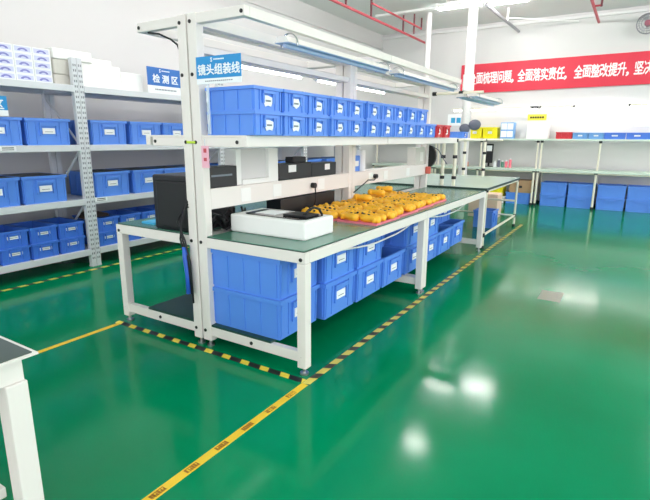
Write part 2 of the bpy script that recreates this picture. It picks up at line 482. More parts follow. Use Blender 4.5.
for j, y in enumerate(ys):
    for i, x in enumerate((-.195, -.545)):
        place(tr, (x-.02*j, y, TOP), 0, f'pink tray of orange parts in the {"aisle-side" if i == 0 else "back"} row, {ORD[j]} from the white scale box', GT)
        for a in range(2):
            for q in range(4):
                lx = x-.02*j+(.083 if a == 0 else -.083); ly = y-.152+.1015*q
                rr = random.uniform(-.22, .22)
                o_ = place(op, (lx+random.uniform(-.008, .008), ly, TOP+.0045), -.12+rr+(PI if random.random() < .3 else 0),
                      f'orange moulded part, {ORD[q]} in the {"outer" if a == 0 else "inner"} file of the {ORD[j]} {"aisle-side" if i == 0 else "back-row"} tray', 'orange moulded parts on the trays')
                o_.rotation_euler.x = 0; tumble.append(o_)

for o_ in tumble:
    a_ = random.choice((0, 0, .5, -.5, .9, -.8)); o_.rotation_euler.x = a_
    o_.location.z += .033*(1-math.cos(a_))
    k_ = .033*math.sin(a_); o_.location.y += k_
random.seed(11)
for n_, (lx, ly, w_) in enumerate(((-.52, 1.66, 'first'), (-.6, 2.1, 'second'), (-.68, 2.45, 'third'))):
    place(op, (lx, ly, TOP+.0675), random.uniform(-.5, .5), f'orange moulded part lying on top of the others, {w_} counted from the white box', 'orange moulded parts on the trays')
CH = 1.0455  # channel top
# on the cable channel
m = empty('monitor', 'low black device with a grey stripe, standing on the cable channel by the near post', 'monitor', (-.83, .065, CH))
MB().box(-.06, .06, 0, .258, 0, .132, .004).build('housing', M['black'], m)
MB().box(.06, .062, .02, .21, .07, .082).build('grey_stripe', M['print'], m)
p = empty('equipment_cabinet', 'white equipment cabinet between the post and the black boxes, on the cable channel', 'cabinet', (-.83, .335, CH))
MB().box(-.06, .045, 0, .05, 0, .24, .004).build('side_column', M['white'], p)
MB().box(-.06, .03, .05, .33, .0, .24).build('back_panel', M['pinkbox'] if False else M['wall'], p)
MB().box(.03, .06, .05, .33, 0, .035, .004).build('ledge', M['white'], p)
MB().box(-.06, .06, .33, .44, 0, .24, .004).build('side_column', M['white'], p)
for i, (y0, y1, hh) in enumerate(((.785, 1.225, .122), (1.23, 1.618, .11))):
    k = empty('black_box', ['near black box with a white label, on the cable channel', 'far black box with a small white label, on the cable channel by the second post'][i], 'box', (-.83, y0, CH), group='black boxes on the cable channel')
    MB().box(-.065, .06, 0, y1-y0, 0, hh, .004).build('body', M['black'], k)
    MB().box(.06, .0612, .12 if i == 0 else .2, .22 if i == 0 else .28, hh*.45, hh*.9).build('label_card', M['card'], k)
k = empty('black_adapter', 'small black adapter on top of the two black boxes', 'adapter', (-.84, 1.14, CH+.1225))
MB().box(-.04, .04, -.13, .05, 0, .045, .006).build('case', M['blacksoft'], k)
# dark crate on table behind channel
tag(MB().box(-.91, -.77, .8, 1.6, TOP+.0, TOP+.15, .004).build('black_panel_box', M['black']), 'long black box lying on the bench top under the cable channel, behind the orange parts', 'box')
cb = MB()
random.seed(3)
for i in range(9):
    a = [(-.80+random.uniform(-.02, .02), .08+random.uniform(0, .25), TOP+.012)]
    for q in range(5): a.append((min(-.775, max(-.825, a[-1][0]+random.uniform(-.04, .04))), min(.4, max(.07, a[-1][1]+random.uniform(-.09, .09))), TOP+.012+random.uniform(0, .13)))
    cb.path(a, .008, 6)
tag(cb.build('cable_bundle', M['blacksoft'], smooth=True), 'tangle of black cables on the bench top under the cable channel by the near post', 'cables')
# plug with hanging lead on the channel
pl = empty('plug', 'black plug with a lead, pushed into the cable channel above the orange parts', 'plug', (-.752, 1.205, .98))
MB().tube((0, 0, 0), (.035, 0, 0), .022, 12).build('plug_head', M['blacksoft'], pl)
MB().path([(.03, 0, -.01), (.035, .0, -.06), (.03, .01, -.12), (.02, .0, -.17), (.02, .03, -.2)], .006, 6).build('lead', M['blacksoft'], pl, smooth=True)
pl = empty('plug', 'black plug and curly lead beside the far end of the orange parts', 'plug', (-.752, 2.35, .985))
MB().tube((0, 0, 0), (.035, 0, 0), .022, 12).build('plug_head', M['blacksoft'], pl)
MB().path([(.03, 0, -.01), (.05, -.1, -.03), (.06, -.25, -.02), (.05, -.4, -.08), (.04, -.5, -.12)], .006, 6).build('lead', M['blacksoft'], pl, smooth=True)

# computer tower on the rack side bench
t = empty('computer_tower', 'black computer tower standing on the rack-side bench top', 'computer', (-1.07, .025, TOP))
MB().box(-.19, .165, 0, .42, 0, .365, .012).build('case', M['black'], t)
MB().box(-.145, .15, -.014, .004, .02, .33, .012).build('side_cover', M['blacksoft'], t)
for i in range(3):
    MB().path([(-.915+.012*i, -.028-.012*i, .93), (-.9, -.05, .8), (-.945+.03*i, -.06, .68), (-.93+.02*i, -.05, .55), (-.89+.015*i, -.045, .42-.05*i)], .006, 6)
cb = MB()
for i in range(3):
    cb.path([(-.905+.006*i, .03, 1.0-.04*i), (-.905, -.02, .93), (-.935-.02*i, -.03, .83), (-.95+.02*i, -.035, .72), (-.915+.02*i, -.03, .58), (-.89+.012*i, -.03, .42-.06*i)], .006, 6)
tag(cb.build('cables', M['blacksoft'], smooth=True), 'black cables hanging from the computer tower past the bench edge', 'cables')
bb = MB(); bb.path([(-.92, -.03, .67), (-.915, -.035, .6), (-.905, -.03, .48), (-.9, -.035, .36)], .017, 8)
tag(bb.build('film_bundle', M['bluebag'], smooth=True), 'blue plastic film bundle hanging beside the near center post', 'plastic bundle')
pp = MB(); pp.box(-1.50, -1.36, .1, .3, TOP, TOP+.012)
tag(pp.build('paper_stack', M['cyan']), 'pale blue paper pack lying beside the computer tower', 'papers')
# tags on the near post
k = empty('pink_tag', 'pink tag with red marks hanging on the near post', 'tag', (-.715, -.012, 1.18))
MB().box(-.03, .03, 0, .003, 0, .13).build('plate', M['pinktag'], k)
MB().box(-.012, .012, -.001, 0, .04, .06).build('red_mark', M['red'], k)
MB().box(-.012, .012, -.001, 0, .09, .115).build('red_mark', M['red'], k)
MB().tube((0, .0015, .13), (0, .0015, .17), .003, 6).build('tie', M['clear'], k)
k = MB().box(-.87, -.8, -.012, -.004, 1.322, 1.337, .003).build('cable_tie', M['greenled'])
tag(k, 'small yellow-green cable tie joining the two near posts', 'cable tie')

k = empty('control_box', 'small grey control box on the cable channel beside the far post', 'control box', (-.83, 3.5, CH))
MB().box(-.05, .06, 0, .3, 0, .21, .004).build('housing', M['foamgrey'], k); MB().box(.06, .064, .14, .24, .04, .15, .001).build('door_panel', M['frame'], k)
k = empty('blue_packet', 'blue packet standing on the cable channel just past the second post', 'packet', (-.83, 2.0, CH))
MB().box(-.04, .03, 0, .13, 0, .15, .008).build('wrapper', M['bin'], k); MB().box(.03, .0306, .03, .1, .05, .1).build('label_card', M['card'], k)
k = empty('paper_roll', 'white paper roll beside the blue packet on the cable channel', 'roll', (-.83, 2.2, CH))
MB().tube((0, 0, 0), (0, 0, .2), .045, 16).build('roll_body', M['card'], k); MB().tube((0, 0, .2), (0, 0, .201), .018, 12).build('core', M['cardboard'], k)
tag(MB().path([(-1.2, .03, 1.992), (-1.1, .03, 1.975), (-1.0, .03, 1.935), (-.945, .03, 1.9), (-.925, .03, 1.86)], .006, 6).build('black_cable', M['blacksoft'], smooth=True), 'black cord under the left top arm of the near rack-side bench', 'cord')
# ------------------------------------------------------------------ hanging signs
def sign(name, label, loc, rz, w, hb, hw, text, blue, size, thick=.006, logo=True, sp=1):
    root = empty(name, label, 'sign', loc, rz)   # origin: lower middle, face towards local -Y
    MB().box(-w/2, w/2, 0, thick, hw, hw+hb).build('blue_panel', blue, root)
    MB().box(-w/2, w/2, 0, thick, 0, hw).build('white_strip', M['signwhite'], root)
    lettering('lettering', text, size, M['signwhite'], root, (0.012*w, -.001, hw+hb*.4), (PI/2, 0, 0), bold=size*.022, sx=sp)
    if logo:
        lettering('logo', 'S', size*.5, M['signwhite'], root, (-w*.14, -.001, hw+hb*.83), (PI/2, 0, 0), bold=.001)
        q = MB()
        for i in range(7): q.box(-w*.09+i*w*.034, -w*.09+i*w*.034+w*.025, -.0015, 0, hw+hb*.81, hw+hb*.87)
        q.build('small_print', M['signwhite'], root)
    q = MB()
    for i in range(14): q.box(-w*.3+i*w*.045, -w*.3+i*w*.045+w*.03, -.0012, 0, hw*.42, hw*.6)
    q.build('fine_print', M['print'], root)
    return root
s = sign('hanging_sign', 'bright blue sign with white lettering, fixed to the near post above the blue bins', (-.562, -.034, 1.655), math.radians(2), .325, .118, .03, '镜头组装线', M['signblue'], .062)
q = MB(); q.box(-.1, -.08, .006, .012, -.279, .13); q.build('clear_holder', M['clear'], s)
s = sign('area_sign', 'blue sign with three white characters, standing on top of the grey rack', (-3.318, 1.955, 1.852), PI/2, .50, .2, .085, '检 测 区', M['signnavy'], .1, sp=1.05)
s = sign('area_sign', 'blue sign cut off by the left picture edge, standing on the bins of the rack', (-3.29, -.1, 1.53), PI/2, .52, .12, .05, '区', M['signblue'], .09, logo=False)
for c_ in s.children:
    if c_.name.startswith('lettering'): c_.location.x = .19

# ------------------------------------------------------------------ racks
XR = -3.306
def rack(y0, y1, label):
    root = empty('storage_rack', label, 'rack', (XR, y0, 0), group='grey slotted racks along the left wall')
    ln = y1-y0
    for yy in (0, ln-.052):
        for xx in (-.6, -.05):
            p = MB(); p.box(xx, xx+.05, yy, yy+.052, .012, 2.11, .002)
            if xx > -.1:
                p.mi = 1
                z = .08
                while z < 2.08:
                    p.box(xx+.0495, xx+.0508, yy+.012, yy+.022, z, z+.022); p.box(xx+.0495, xx+.0508, yy+.032, yy+.042, z, z+.022); z += .05
            p.build('post', [M['rack'], M['slot']], root)
            MB().box(xx-.005, xx+.055, yy-.0, yy+.052, 0, .012).build('foot', M['rack'], root)
    for z in (1.85, 1.274, .7245, .19):
        b = MB(); b.box(-.045, .006, .052, ln-.052, z-.062, z, .003); b.box(-.6, -.55, .052, ln-.052, z-.062, z, .003)
        b.box(-.55, -.045, .052, ln-.052, z-.02, z-.003)
        b.box(-.55, -.05, 0.005, .052, z-.062, z-.003); b.box(-.55, -.05, ln-.052, ln-.005, z-.062, z-.003)
        b.build('shelf', M['rack'], root)
    br = MB(); br.tube((-.57, ln-.03, .75), (-.06, ln-.03, 1.2), .012, 6); br.tube((-.57, ln-.03, 1.75), (-.06, ln-.03, 1.3), .012, 6)
    br.tube((-.57, ln-.03, .2), (-.06, ln-.03, .66), .012, 6)
    br.build('brace', M['rack'], root)
    return root
rack(-1.14, .858, 'grey slotted rack at the left picture edge, with small printed boxes on top')
rack(.862, 2.86, 'grey slotted rack with white foam blocks and the three-character sign on top')
rack(2.864, 4.86, 'grey slotted rack seen in the gaps behind the near bench posts')
rack(4.864, 6.86, 'grey slotted rack farthest along the left wall')
rb = make_bin('storage_bin', .5, .425, .25, M['bin'], '', 'bin', 'card')
rb2 = make_bin('storage_bin', .5, .425, .262, M['bin'], '', 'bin', 'card', lid=True)
rs = make_bin('storage_bin', .45, .262, .154, M['bindeep'], '', 'bin', 'slip')
GR = 'blue bins on the grey racks'
def rackrow(src, z, ys, what, x=-3.58, rows=1, hh=0):
    for i, y in enumerate(ys):
        place(src, (x, y, z), 0, f'{what}, {ORD[i]} from the left', GR)
rackrow(rb, 1.2745, (-.36, .07, .525), 'blue bin on the second shelf of the left rack')
rackrow(rb2, .725, (-.46, -.02, .43), 'lidded blue bin, third shelf of the left rack')
rackrow(rb, 1.2745, (1.175, 1.65, 2.1, 2.56), 'blue bin, second shelf of the foam-block rack')
rackrow(rb2, .725, (1.16, 1.64, 2.08, 2.55), 'lidded blue bin, third shelf of the foam-block rack')
for lay, nm in ((0, 'lower'), (1, 'upper')):
    rackrow(rs, .1905+.1545*lay, (-.48, -.2, .08, .36, .64), f'small blue bin, {nm} layer, bottom shelf of the left rack', x=-3.555)
    rackrow(rs, .1905+.1545*lay, (1.06, 1.35, 1.64, 1.93, 2.22), f'small blue bin, {nm} layer, bottom shelf of the foam-block rack', x=-3.555)
rackrow(rb2, .725, (3.3, 3.8, 4.4), 'lidded blue bin, third shelf of the rack behind the posts')
rackrow(rb2, .725, (5.2, 5.8, 6.4), 'lidded blue bin, third shelf of the farthest rack')
rackrow(rb, 1.2745, (5.3, 6.3), 'blue bin on the second shelf of the farthest rack')
rackrow(rb, 1.2745, (3.4, 4.3), 'blue bin, second shelf of the rack behind the posts')
# dark cloth on small bins
k = MB(); 
k.prism([(-3.42, .84, .499), (-3.42, 1.14, .499), (-3.42, 1.12, .53), (-3.42, 1.03, .56), (-3.42, .95, .555), (-3.42, .87, .525)], (-.2, .02, 0))
tag(k.build('work_gloves', mat('dark_cloth', (58,48,44), .9)), 'heap of dark cloth on the small blue bins behind the rack post', 'cloth')
# shelf label strips
for lab, y, z in (('small white label strip with black lines on the second shelf edge of the left rack', .12, 1.226), ('small white label strip on the third shelf edge by the rack post', .98, .686)):
    k = empty('shelf_label', lab, 'label', (XR+.0062, y, z), group='label strips on the rack shelves')
    MB().box(0, .002, -.07, .07, 0, .042).build('strip', M['card'], k)
    q = MB(); q.box(.002, .0026, -.05, .05, .008, .014); q.box(.002, .0026, -.05, .05, .024, .032); q.build('print', M['ink'], k)

# small printed boxes on top of the left rack
pb = empty('printed_box', '', 'box')
MB().box(-.2, 0, -.0825, .0825, 0, .0605, .002).build('carton', M['card'], pb)
q = MB(); q.box(0, .0006, -.07, .07, .01, .052); q.build('printed_band', mat('pale_blue_print', (206,210,236), .6), pb)
q = MB()
arc = [(.0006, (.05*math.cos(PI*i/10))*.9, .016+.026*math.sin(PI*i/10)) for i in range(11)]+[(.0006, .05*math.cos(PI*(10-i)/10)*.45, .016+.012*math.sin(PI*(10-i)/10)) for i in range(11)]
q.prism(arc, (.0008, 0, 0)); q.build('arch_print', M['purple'], pb)
for r in range(5):
    for cidx in range(5):
        y = .545-.167*cidx
        place(pb, (-3.345, y, 1.8505+.061*r), 0, f'small white printed box, {ORD[r]} row up, {ORD[cidx]} column from the foam sheets', 'small printed boxes on top of the rack')
# foam
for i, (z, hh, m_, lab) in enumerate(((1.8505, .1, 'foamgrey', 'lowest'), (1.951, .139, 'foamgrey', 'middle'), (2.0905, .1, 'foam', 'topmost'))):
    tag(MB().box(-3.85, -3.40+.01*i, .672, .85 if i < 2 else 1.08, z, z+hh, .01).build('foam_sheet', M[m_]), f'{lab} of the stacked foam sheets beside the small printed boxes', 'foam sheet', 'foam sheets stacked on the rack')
tag(MB().box(-3.85, -3.40, .935, 1.42, 1.8505, 2.09, .012).build('foam_block', M['foam']), 'large white foam block on the rack top right of the post', 'foam block', 'white foam blocks on the rack')
tag(MB().box(-3.80, -3.43, 1.1, 1.34, 2.0905, 2.15, .012).build('foam_block', M['foam']), 'thin white foam block lying on top of the large one', 'foam block', 'white foam blocks on the rack')
tag(MB().box(-3.85, -3.42, 1.43, 1.72, 1.8505, 2.05, .012).build('foam_block', M['foam']), 'white foam block next to the three-character sign on the rack', 'foam block', 'white foam blocks on the rack')

# ------------------------------------------------------------------ lean pipe table beyond the benches
lt = empty('pipe_table', 'pipe framed table at the far end of the bench row', 'table', (0, 3.93, 0))
b = MB(); b.box(-1.6, .0, .0, 2.05, .745, .772); b.mi = 1; b.box(-1.598, -.002, .002, 2.048, .772, .776)
b.build('tabletop', [M['edge'], mat('pale_green_mat', (176,198,188), .25, noise=.04, nscale=4)], lt)
for xx in (-.03, -1.57):
    for yy in (.1, 2.02):
        lg = MB().tube((xx, yy, .03), (xx, yy, .745), .017, 10).build('leg', M['cream'], lt)
        MB().tube((xx, yy, 0), (xx, yy, .04), .024, 10).build('foot', M['blacksoft'], lg)
        for za, zb in ((.715, .745), (.15, .2)): MB().tube((xx, yy, za), (xx, yy, zb), .025, 10).build('joint', M['blacksoft'], lg)
q = MB(); q.tube((-.03, .1, .728), (-.03, 2.02, .728), .016); q.tube((-1.57, .1, .728), (-1.57, 2.02, .728), .016)
q.tube((-1.57, 2.02, .41), (-.03, 2.02, .41), .016); q.tube((-1.57, 2.02, .175), (-.03, 2.02, .175), .016); q.tube((-.03, .1, .175), (-.03, 2.02, .175), .016)
q.build('rail', M['cream'], lt)
for (xx, yy) in ((-.585, .04), (-.44, .06), (-.56, 1.97), (-.88, 1.97)):
    up = MB().tube((xx, yy, .776), (xx, yy, 1.36), .022, 10).build('upright', M['cream'], lt)
    for za in (.86, 1.12, 1.32): MB().tube((xx, yy, za), (xx, yy, za+.04), .029, 10).build('joint', M['blacksoft'], up)
q = MB(); q.tube((-.44, .06, 1.345), (-.56, 1.97, 1.345), .016); q.tube((-.585, .04, 1.345), (-.88, 1.97, 1.345), .016); q.tube((-1.0, 1.97, 1.345), (-.3, 1.97, 1.345), .016)
q.build('top_rail', M['cream'], lt)
tag(MB().box(-.96, -.64, 5.05, 5.36, 1.3615, 1.37, .003).build('pipe_shelf_board', M['white']), 'small white shelf board on the pipe uprights by the far column', 'shelf')
k = make_bin('storage_bin', .26, .26, .09, M['bin'], 'small blue and white bin on the pipe uprights behind the red bins', 'bin', 'patch')
k.location = (-.81, 5.2, 1.3705)
# twin grey lamp heads
k = empty('clamp_lamp', 'dark grey two-headed lamp on a pipe in front of the yellow bins', 'lamp', (-.82, 5.9, 1.362))
q = MB()
for cx, cz, rr in ((-.085, .16, .09), (.07, .215, .1)):
    q.sphere((cx, 0, cz), rr, (1, .5, .85), 16)
q.build('lamp_head', M['greyhood'], k, smooth=True)
q = MB(); q.tube((0, 0, 0), (0, 0, .19), .014); q.tube((-.08, 0, .15), (.07, 0, .21), .02); q.build('lamp_arm', M['steel'], k)
q = MB(); q.box(-.17, .17, -.03, .03, -.004, .004); q.build('clamp_bar', M['cream'], k)
k = empty('hanging_guard', 'black curved guard hanging under the overhead shelf beside the far post', 'guard', (-.755, 3.9, 1.0))
q = MB(); pts = []
for i in range(9):
    t_ = -PI/2+PI*i/8; pts.append((.09*math.cos(t_), 0, .14+.14*math.sin(t_)))
q.prism(pts, (0, .05, 0)); q.build('guard_plate', M['blacksoft'], k)
q = MB(); q.path([(.03, .02, .27), (.12, .02, .22), (.2, .02, .1), (.24, .02, .05)], .006, 6); q.build('cable', M['greyhood'], k)
k = empty('lamp_rail', 'cream pipe with black ends reaching from the far post to hold two slim lights', 'rail', (-.753, 3.93, 1.9))
MB().tube((0, 0, 0), (.62, 0, 0), .017, 10).build('pipe', M['cream'], k)
for xx in (0, .33): MB().tube((xx, 0, 0), (xx+.05, 0, 0), .024, 10).build('joint', M['blacksoft'], k)
fixture(-.385, 3.85, 5.5, 1.85, False, 'slim light beyond the benches hung below the cream pipe, nearer the racks')
fixture(-.235, 3.85, 5.2, 1.85, False, 'slim light beyond the benches hung below the cream pipe, nearer the aisle')
# under the pipe table
k = make_bin('storage_crate', .3, .36, .27, M['bin'], 'blue crate on the floor under the pipe table', 'crate', None)
k.location = (-.42, 5.72, 0)
k = empty('carton', 'pinkish carton stacked beside the blue crate under the pipe table', 'carton', (-.95, 6.6, 0))
MB().box(0, .5, 0, .35, 0, .42, .006).build('box_body', M['pinkbox'], k)
MB().box(.22, .28, -.001, .0, 0.02, .40).build('tape', M['white'], k)
# bits on table
tag(MB().box(-.753, -.69, 3.80, 3.835, CH-.12, CH-.03, .01).build('red_switch_box', mat('red_switch', (230,110,96), .5)), 'small red switch box at the end of the cable channel', 'switch')

# ------------------------------------------------------------------ benches along the far wall
def wallbench(x0, x1, label, mids):
    root = empty('wall_bench', label, 'workbench', (x0, 8.8, 0), group='benches along the far wall')
    ln = x1-x0
    b = MB(); b.box(0, ln, 0, .62, .735, .755); b.mi = 1; b.box(0, ln, -.012, 0, .715, .757); b.box(.002, ln-.002, .002, .618, .755, .758)
    b.mi = 1; b.build('tabletop', [M['frame'], mat('pale_bench_top', (206,220,208), .35)], root)
    b = MB(); b.box(0, ln, .17, .62, 1.335, 1.37, .003); b.build('shelf', mat('pale_shelf', (208,222,210), .4) , root)
    for i, xx in enumerate([.035]+mids+[ln-.035]):
        for yy in (.025, .59):
            lg = MB().tube((xx, yy, .0), (xx, yy, .735), .022, 10).build('leg', M['cream'], root)
            MB().tube((xx, yy, .69), (xx, yy, .735), .034, 10).build('joint', M['blacksoft'], lg); MB().tube((xx, yy, .0), (xx, yy, .05), .032, 10).build('foot', M['blacksoft'], lg)
        up = MB().tube((xx, .2, .758), (xx, .2, 1.336), .018, 10).build('upright', M['cream'], root)
        q = MB(); q.tube((xx, .2, 1.29), (xx, .2, 1.336), .03, 10); q.build('joint', M['blacksoft'], up)
    q = MB(); q.tube((.035, .025, .7), (ln-.035, .025, .7), .016); q.tube((.035, .59, .1), (ln-.035, .59, .1), .016); q.build('rail', M['cream'], root)
    return root
wallbench(-2.42, -.222, 'far wall bench with a yellow bin and small bottles, behind the pipe table', [1.0])
wallbench(-.218, 2.0, 'far wall bench with stacked blue crates under it, at the right', [1.1])
wallbench(-4.0, -2.424, 'far wall bench in the far left corner', [])
wc = make_bin('storage_crate', .5, .485, .242, M['bin'], '', 'crate', None)
GF = 'blue crates under the far wall bench'
for i, x in enumerate((.14, .655, 1.18, 1.69)):
    for lay in range(2):
        place(wc, (x, 9.14, .001+.2425*lay), -PI/2, f'{"upper" if lay else "lower"} deep blue crate in the {ORD[i]} stack under the far wall bench', GF)
for lay in range(1):
    place(wc, (-.55, 9.14, .001), -PI/2, 'deep blue crate under the far wall bench, below the cardboard box', GF)
k = empty('cardboard_box', 'brown cardboard box on the blue crate under the far wall bench', 'box', (-.73, 8.88, .244))
MB().box(0, .45, 0, .4, 0, .26, .004).build('carton', M['cardboard'], k); MB().box(.2, .26, -.001, 0, .1, .15).build('printed_mark', M['ink'], k)
k = make_bin('storage_bin', .4, .36, .2, M['binyellow'], 'yellow bin under the far wall bench left of the cardboard box', 'bin', None); k.location = (-1.05, 9.1, .1305); k.rotation_euler = (0, 0, -PI/2)
k = empty('low_platform', 'white low stand carrying the yellow bin under the far wall bench', 'stand', (-1.29, 8.88, 0))
MB().box(0, .48, 0, .42, .1, .13, .003).build('deck', M['white'], k)
for xx in (.02, .43):
    for yy in (.02, .38): MB().box(xx, xx+.03, yy, yy+.03, 0, .1).build('leg', M['white'], k)
# on the far shelf
fy = make_bin('storage_bin', .36, .31, .24, M['binyellow'], '', 'bin', 'card')
for i, x in enumerate((-1.6, -1.27)):
    place(fy, (x, 9.22, 1.3705), -PI/2, f'yellow bin on the far wall shelf, {"left" if i == 0 else "right"} one of the pair', 'yellow bins on the far wall shelf')
k = empty('drawer_rack', 'pale blue framed drawer rack beside the yellow bins on the far wall shelf', 'rack', (-.93, 9.2, 1.3705))
MB().box(-.14, .14, -.08, .12, 0, .34, .004).build('cabinet', M['binlight'], k)
for zz in (.03, .19):
    for xx in (-.125, .005): MB().box(xx, xx+.12, -.086, -.08, zz, zz+.13).build('drawer', M['card'], k)
k = empty('white_carton', 'white carton on the far wall shelf below the yellow sign', 'carton', (-.31, 9.18, 1.3705))
MB().box(-.23, .2, 0, .2, 0, .3, .004).build('box_body', M['white'], k); MB().box(-.2, -.06, -.001, 0, .05, .13).build('label_card', M['signwhite'], k)
fr = make_bin('storage_bin', .34, .3, .135, M['binred'], 'red bin on the far wall shelf', 'bin', None); fr.location = (.21, 9.18, 1.3705); fr.rotation_euler = (0, 0, -PI/2)
fl = make_bin('storage_bin', .34, .27, .125, M['binlight'], '', 'bin', 'card')
for i, x in enumerate((.505, .785)): place(fl, (x, 9.18, 1.3705), -PI/2, f'light blue bin on the far wall shelf, {"next to the red bin" if i == 0 else "next to the deeper blue bins"}', 'light blue bins on the far wall shelf')
fb = make_bin('storage_bin', .34, .36, .125, M['bindeep'], '', 'bin', 'card')
for i, x in enumerate((1.105, 1.475, 1.825)): place(fb, (x, 9.18, 1.3705), -PI/2, f'deeper blue bin on the far wall shelf, {ORD[i]} right of the light blue ones', 'deeper blue bins on the far wall shelf')
fw = make_bin('storage_bin', .34, .36, .12, M['bin'], 'blue bin with white patch on the far wall shelf left of the column', 'bin', 'patch'); fw.location = (-2.08, 9.2, 1.3705); fw.rotation_euler = (0, 0, -PI/2)
k = empty('notice_card', 'white and cyan notice on the far wall left of the column', 'notice', (-2.2, 9.492, 1.72))
MB().box(-.18, .24, 0, .006, -.06, .2).build('sheet', M['card'], k)
MB().box(-.1, .0, -.002, 0, .0, .12).build('cyan_print', M['cyan'], k); MB().box(.03, .13, -.002, 0, .0, .12).build('cyan_print', M['cyan'], k)
k = empty('yellow_notice', 'small yellow notice with dark print on the far wall', 'notice', (-.41, 9.492, 1.76))
MB().box(-.19, .19, 0, .006, 0, .125).build('sheet', M['yellowsign'], k)
q = MB()
for i in range(6): q.box(-.14+i*.048, -.14+i*.048+.036, -.002, 0, .04, .08)
q.build('print', M['ink'], k)
k = empty('paper_notice', 'white paper notices pinned on the far wall at the right edge', 'notice', (1.5, 9.494, 1.62)); MB().box(-.1, .3, 0, .004, 0, .25).build('sheet', M['signwhite'], k)
# on the far bench top
k = empty('monitor', 'black monitor stand with a white sheet on the far bench', 'monitor', (-1.27, 9.1, .758))
MB().box(-.09, .09, 0, .03, .08, .5, .01).build('screen', M['blacksoft'], k); MB().box(-.05, .06, -.004, 0, .34, .46).build('paper', M['card'], k)
q = MB(); q.box(-.1, .1, -.05, .12, 0, .012); q.box(-.02, .02, .03, .05, .012, .3); q.build('stand', M['blacksoft'], k)
for i, (x, col, hh) in enumerate(((-1.1, 'card', .1), (-1.02, 'greyhood', .15), (-.94, 'mat', .12), (-.86, 'tray', .13), (-.78, 'tray', .17))):
    k = empty('bottle', ['small white bottle','dark grey bottle','small green bottle','short pink bottle','taller pink bottle'][i]+' on the far bench top', 'bottle', (x, 9.0, .758), group='bottles on the far bench top')
    MB().tube((0, 0, 0), (0, 0, hh), .03, 12).build('bottle_body', M[col], k); MB().tube((0, 0, hh), (0, 0, hh+.03), .014, 10).build('cap', M['card'], k)
k = tag(MB().box(-1.76, -1.68, 8.95, 9.03, .758, .86, .01).build('orange_cup', mat('orange_red', (232,130,96), .5)), 'orange-red cup on the far bench beside the dark monitor', 'cup')

# lamps over the far benches
for i, (x0, x1) in enumerate(((-2.2, -.36), (.3, 1.25), (-.34, .29), (1.26, 3.0))):
    k = empty('wall_light', ['slim tube light over the far bench left of the yellow sign', 'bright slim tube light over the small blue bins of the far bench', 'short slim tube light over the yellow sign', 'slim tube light at the right picture edge over the far bench'][i], 'light fixture', (x0, 9.25, 2.0), group='tube lights over the far benches')
    MB().box(0, x1-x0, -.03, .03, .0, .03, .004).build('housing', M['cream'], k)
    MB().tube((.03, 0, -.014), (x1-x0-.03, 0, -.014), .014, 10).build('tube', M['tubewall' if i != 1 else 'tubebright'], k)
    q = MB()
    for xx in (.12, x1-x0-.12): q.tube((xx, .0, .03), (xx, .25, .03), .008, 8)
    q.build('wall_arm', M['greypipe'], k)
    q = MB(); q.box(x1-x0-.16 if i == 0 else 0, x1-x0 if i == 0 else .03, -.034, .034, -.004, .036); q.build('end_cap', M['blacksoft'], k)

# banner
bn = empty('banner', 'long red banner with white Chinese characters high on the far wall', 'banner', (.9, 9.46, 0))
q = MB()
q.prism([(-3.02, 0, 2.30), (-2.9, 0, 2.30), (3.6, 0, 2.46), (3.6, 0, 3.02), (-2.9, 0, 2.955), (-3.02, 0, 2.955)] if False else [(-3.02, 0, 2.37), (3.6, 0, 2.44), (3.6, 0, 3.03), (-3.02, 0, 2.99)], (0, .02, 0)); q.build('cloth', M['banner'], bn)
words = [('全面梳理问题，', -1.846, .1585), ('全面落实责任，', -.802, .1585), ('全面整改提升，', .294, .1585), ('坚决', 1.339, .163)]
for wd, x0, st in words:
    for i, ch in enumerate(wd):
        x = x0+.1525*i*(1.0 if i < 6 else .985)
        zc = 2.685+.0095*(x+2)
        if ch == '，': lettering('lettering', ch, .2, M['bannertext'], bn, (x-.04-.9, -.003, zc-.1), (PI/2, 0, 0), bold=.01)
        else: lettering('lettering', ch, .205, M['bannertext'], bn, (x-.9, -.003, zc), (PI/2, 0, 0), bold=.0055, sx=.78, sy=1.3)

# wall fan
k = empty('wall_fan', 'round grey wall fan with a reddish hub, at the upper right picture edge', 'fan', (1.38, 9.2, 3.46))
q = MB()
for rr in (.175, .14, .1): q.ring((0, -.04 if rr < .17 else 0, 0), rr, .006, 'y')
q.ring((0, .06, 0), .175, .009, 'y'); q.ring((0, .03, 0), .178, .01, 'y')
for i in range(24):
    t_ = 2*PI*i/24; q.path([(.05*math.cos(t_), -.06, .05*math.sin(t_)), (.12*math.cos(t_), -.05, .12*math.sin(t_)), (.176*math.cos(t_), 0, .176*math.sin(t_)), (.176*math.cos(t_), .06, .176*math.sin(t_))], .003, 4)
q.build('cage', M['greypipe'], k)
for i in range(3):
    t_ = 2*PI*i/3; q = MB(); pts = []
    for u, v in ((.03, -.3), (.15, -.55), (.16, .2), (.03, .4)): pts.append((u*math.cos(t_+v), .015+v*.02, u*math.sin(t_+v)))
    q.prism(pts, (0, .004, 0)); q.build('blade', M['steel'], k)
MB().tube((0, -.045, 0), (0, .1, 0), .055, 16).build('hub', mat('fan_hub', (150,84,100), .5), k)
MB().tube((0, .1, 0), (0, .3, 0), .022, 10).build('bracket', M['greypipe'], k)

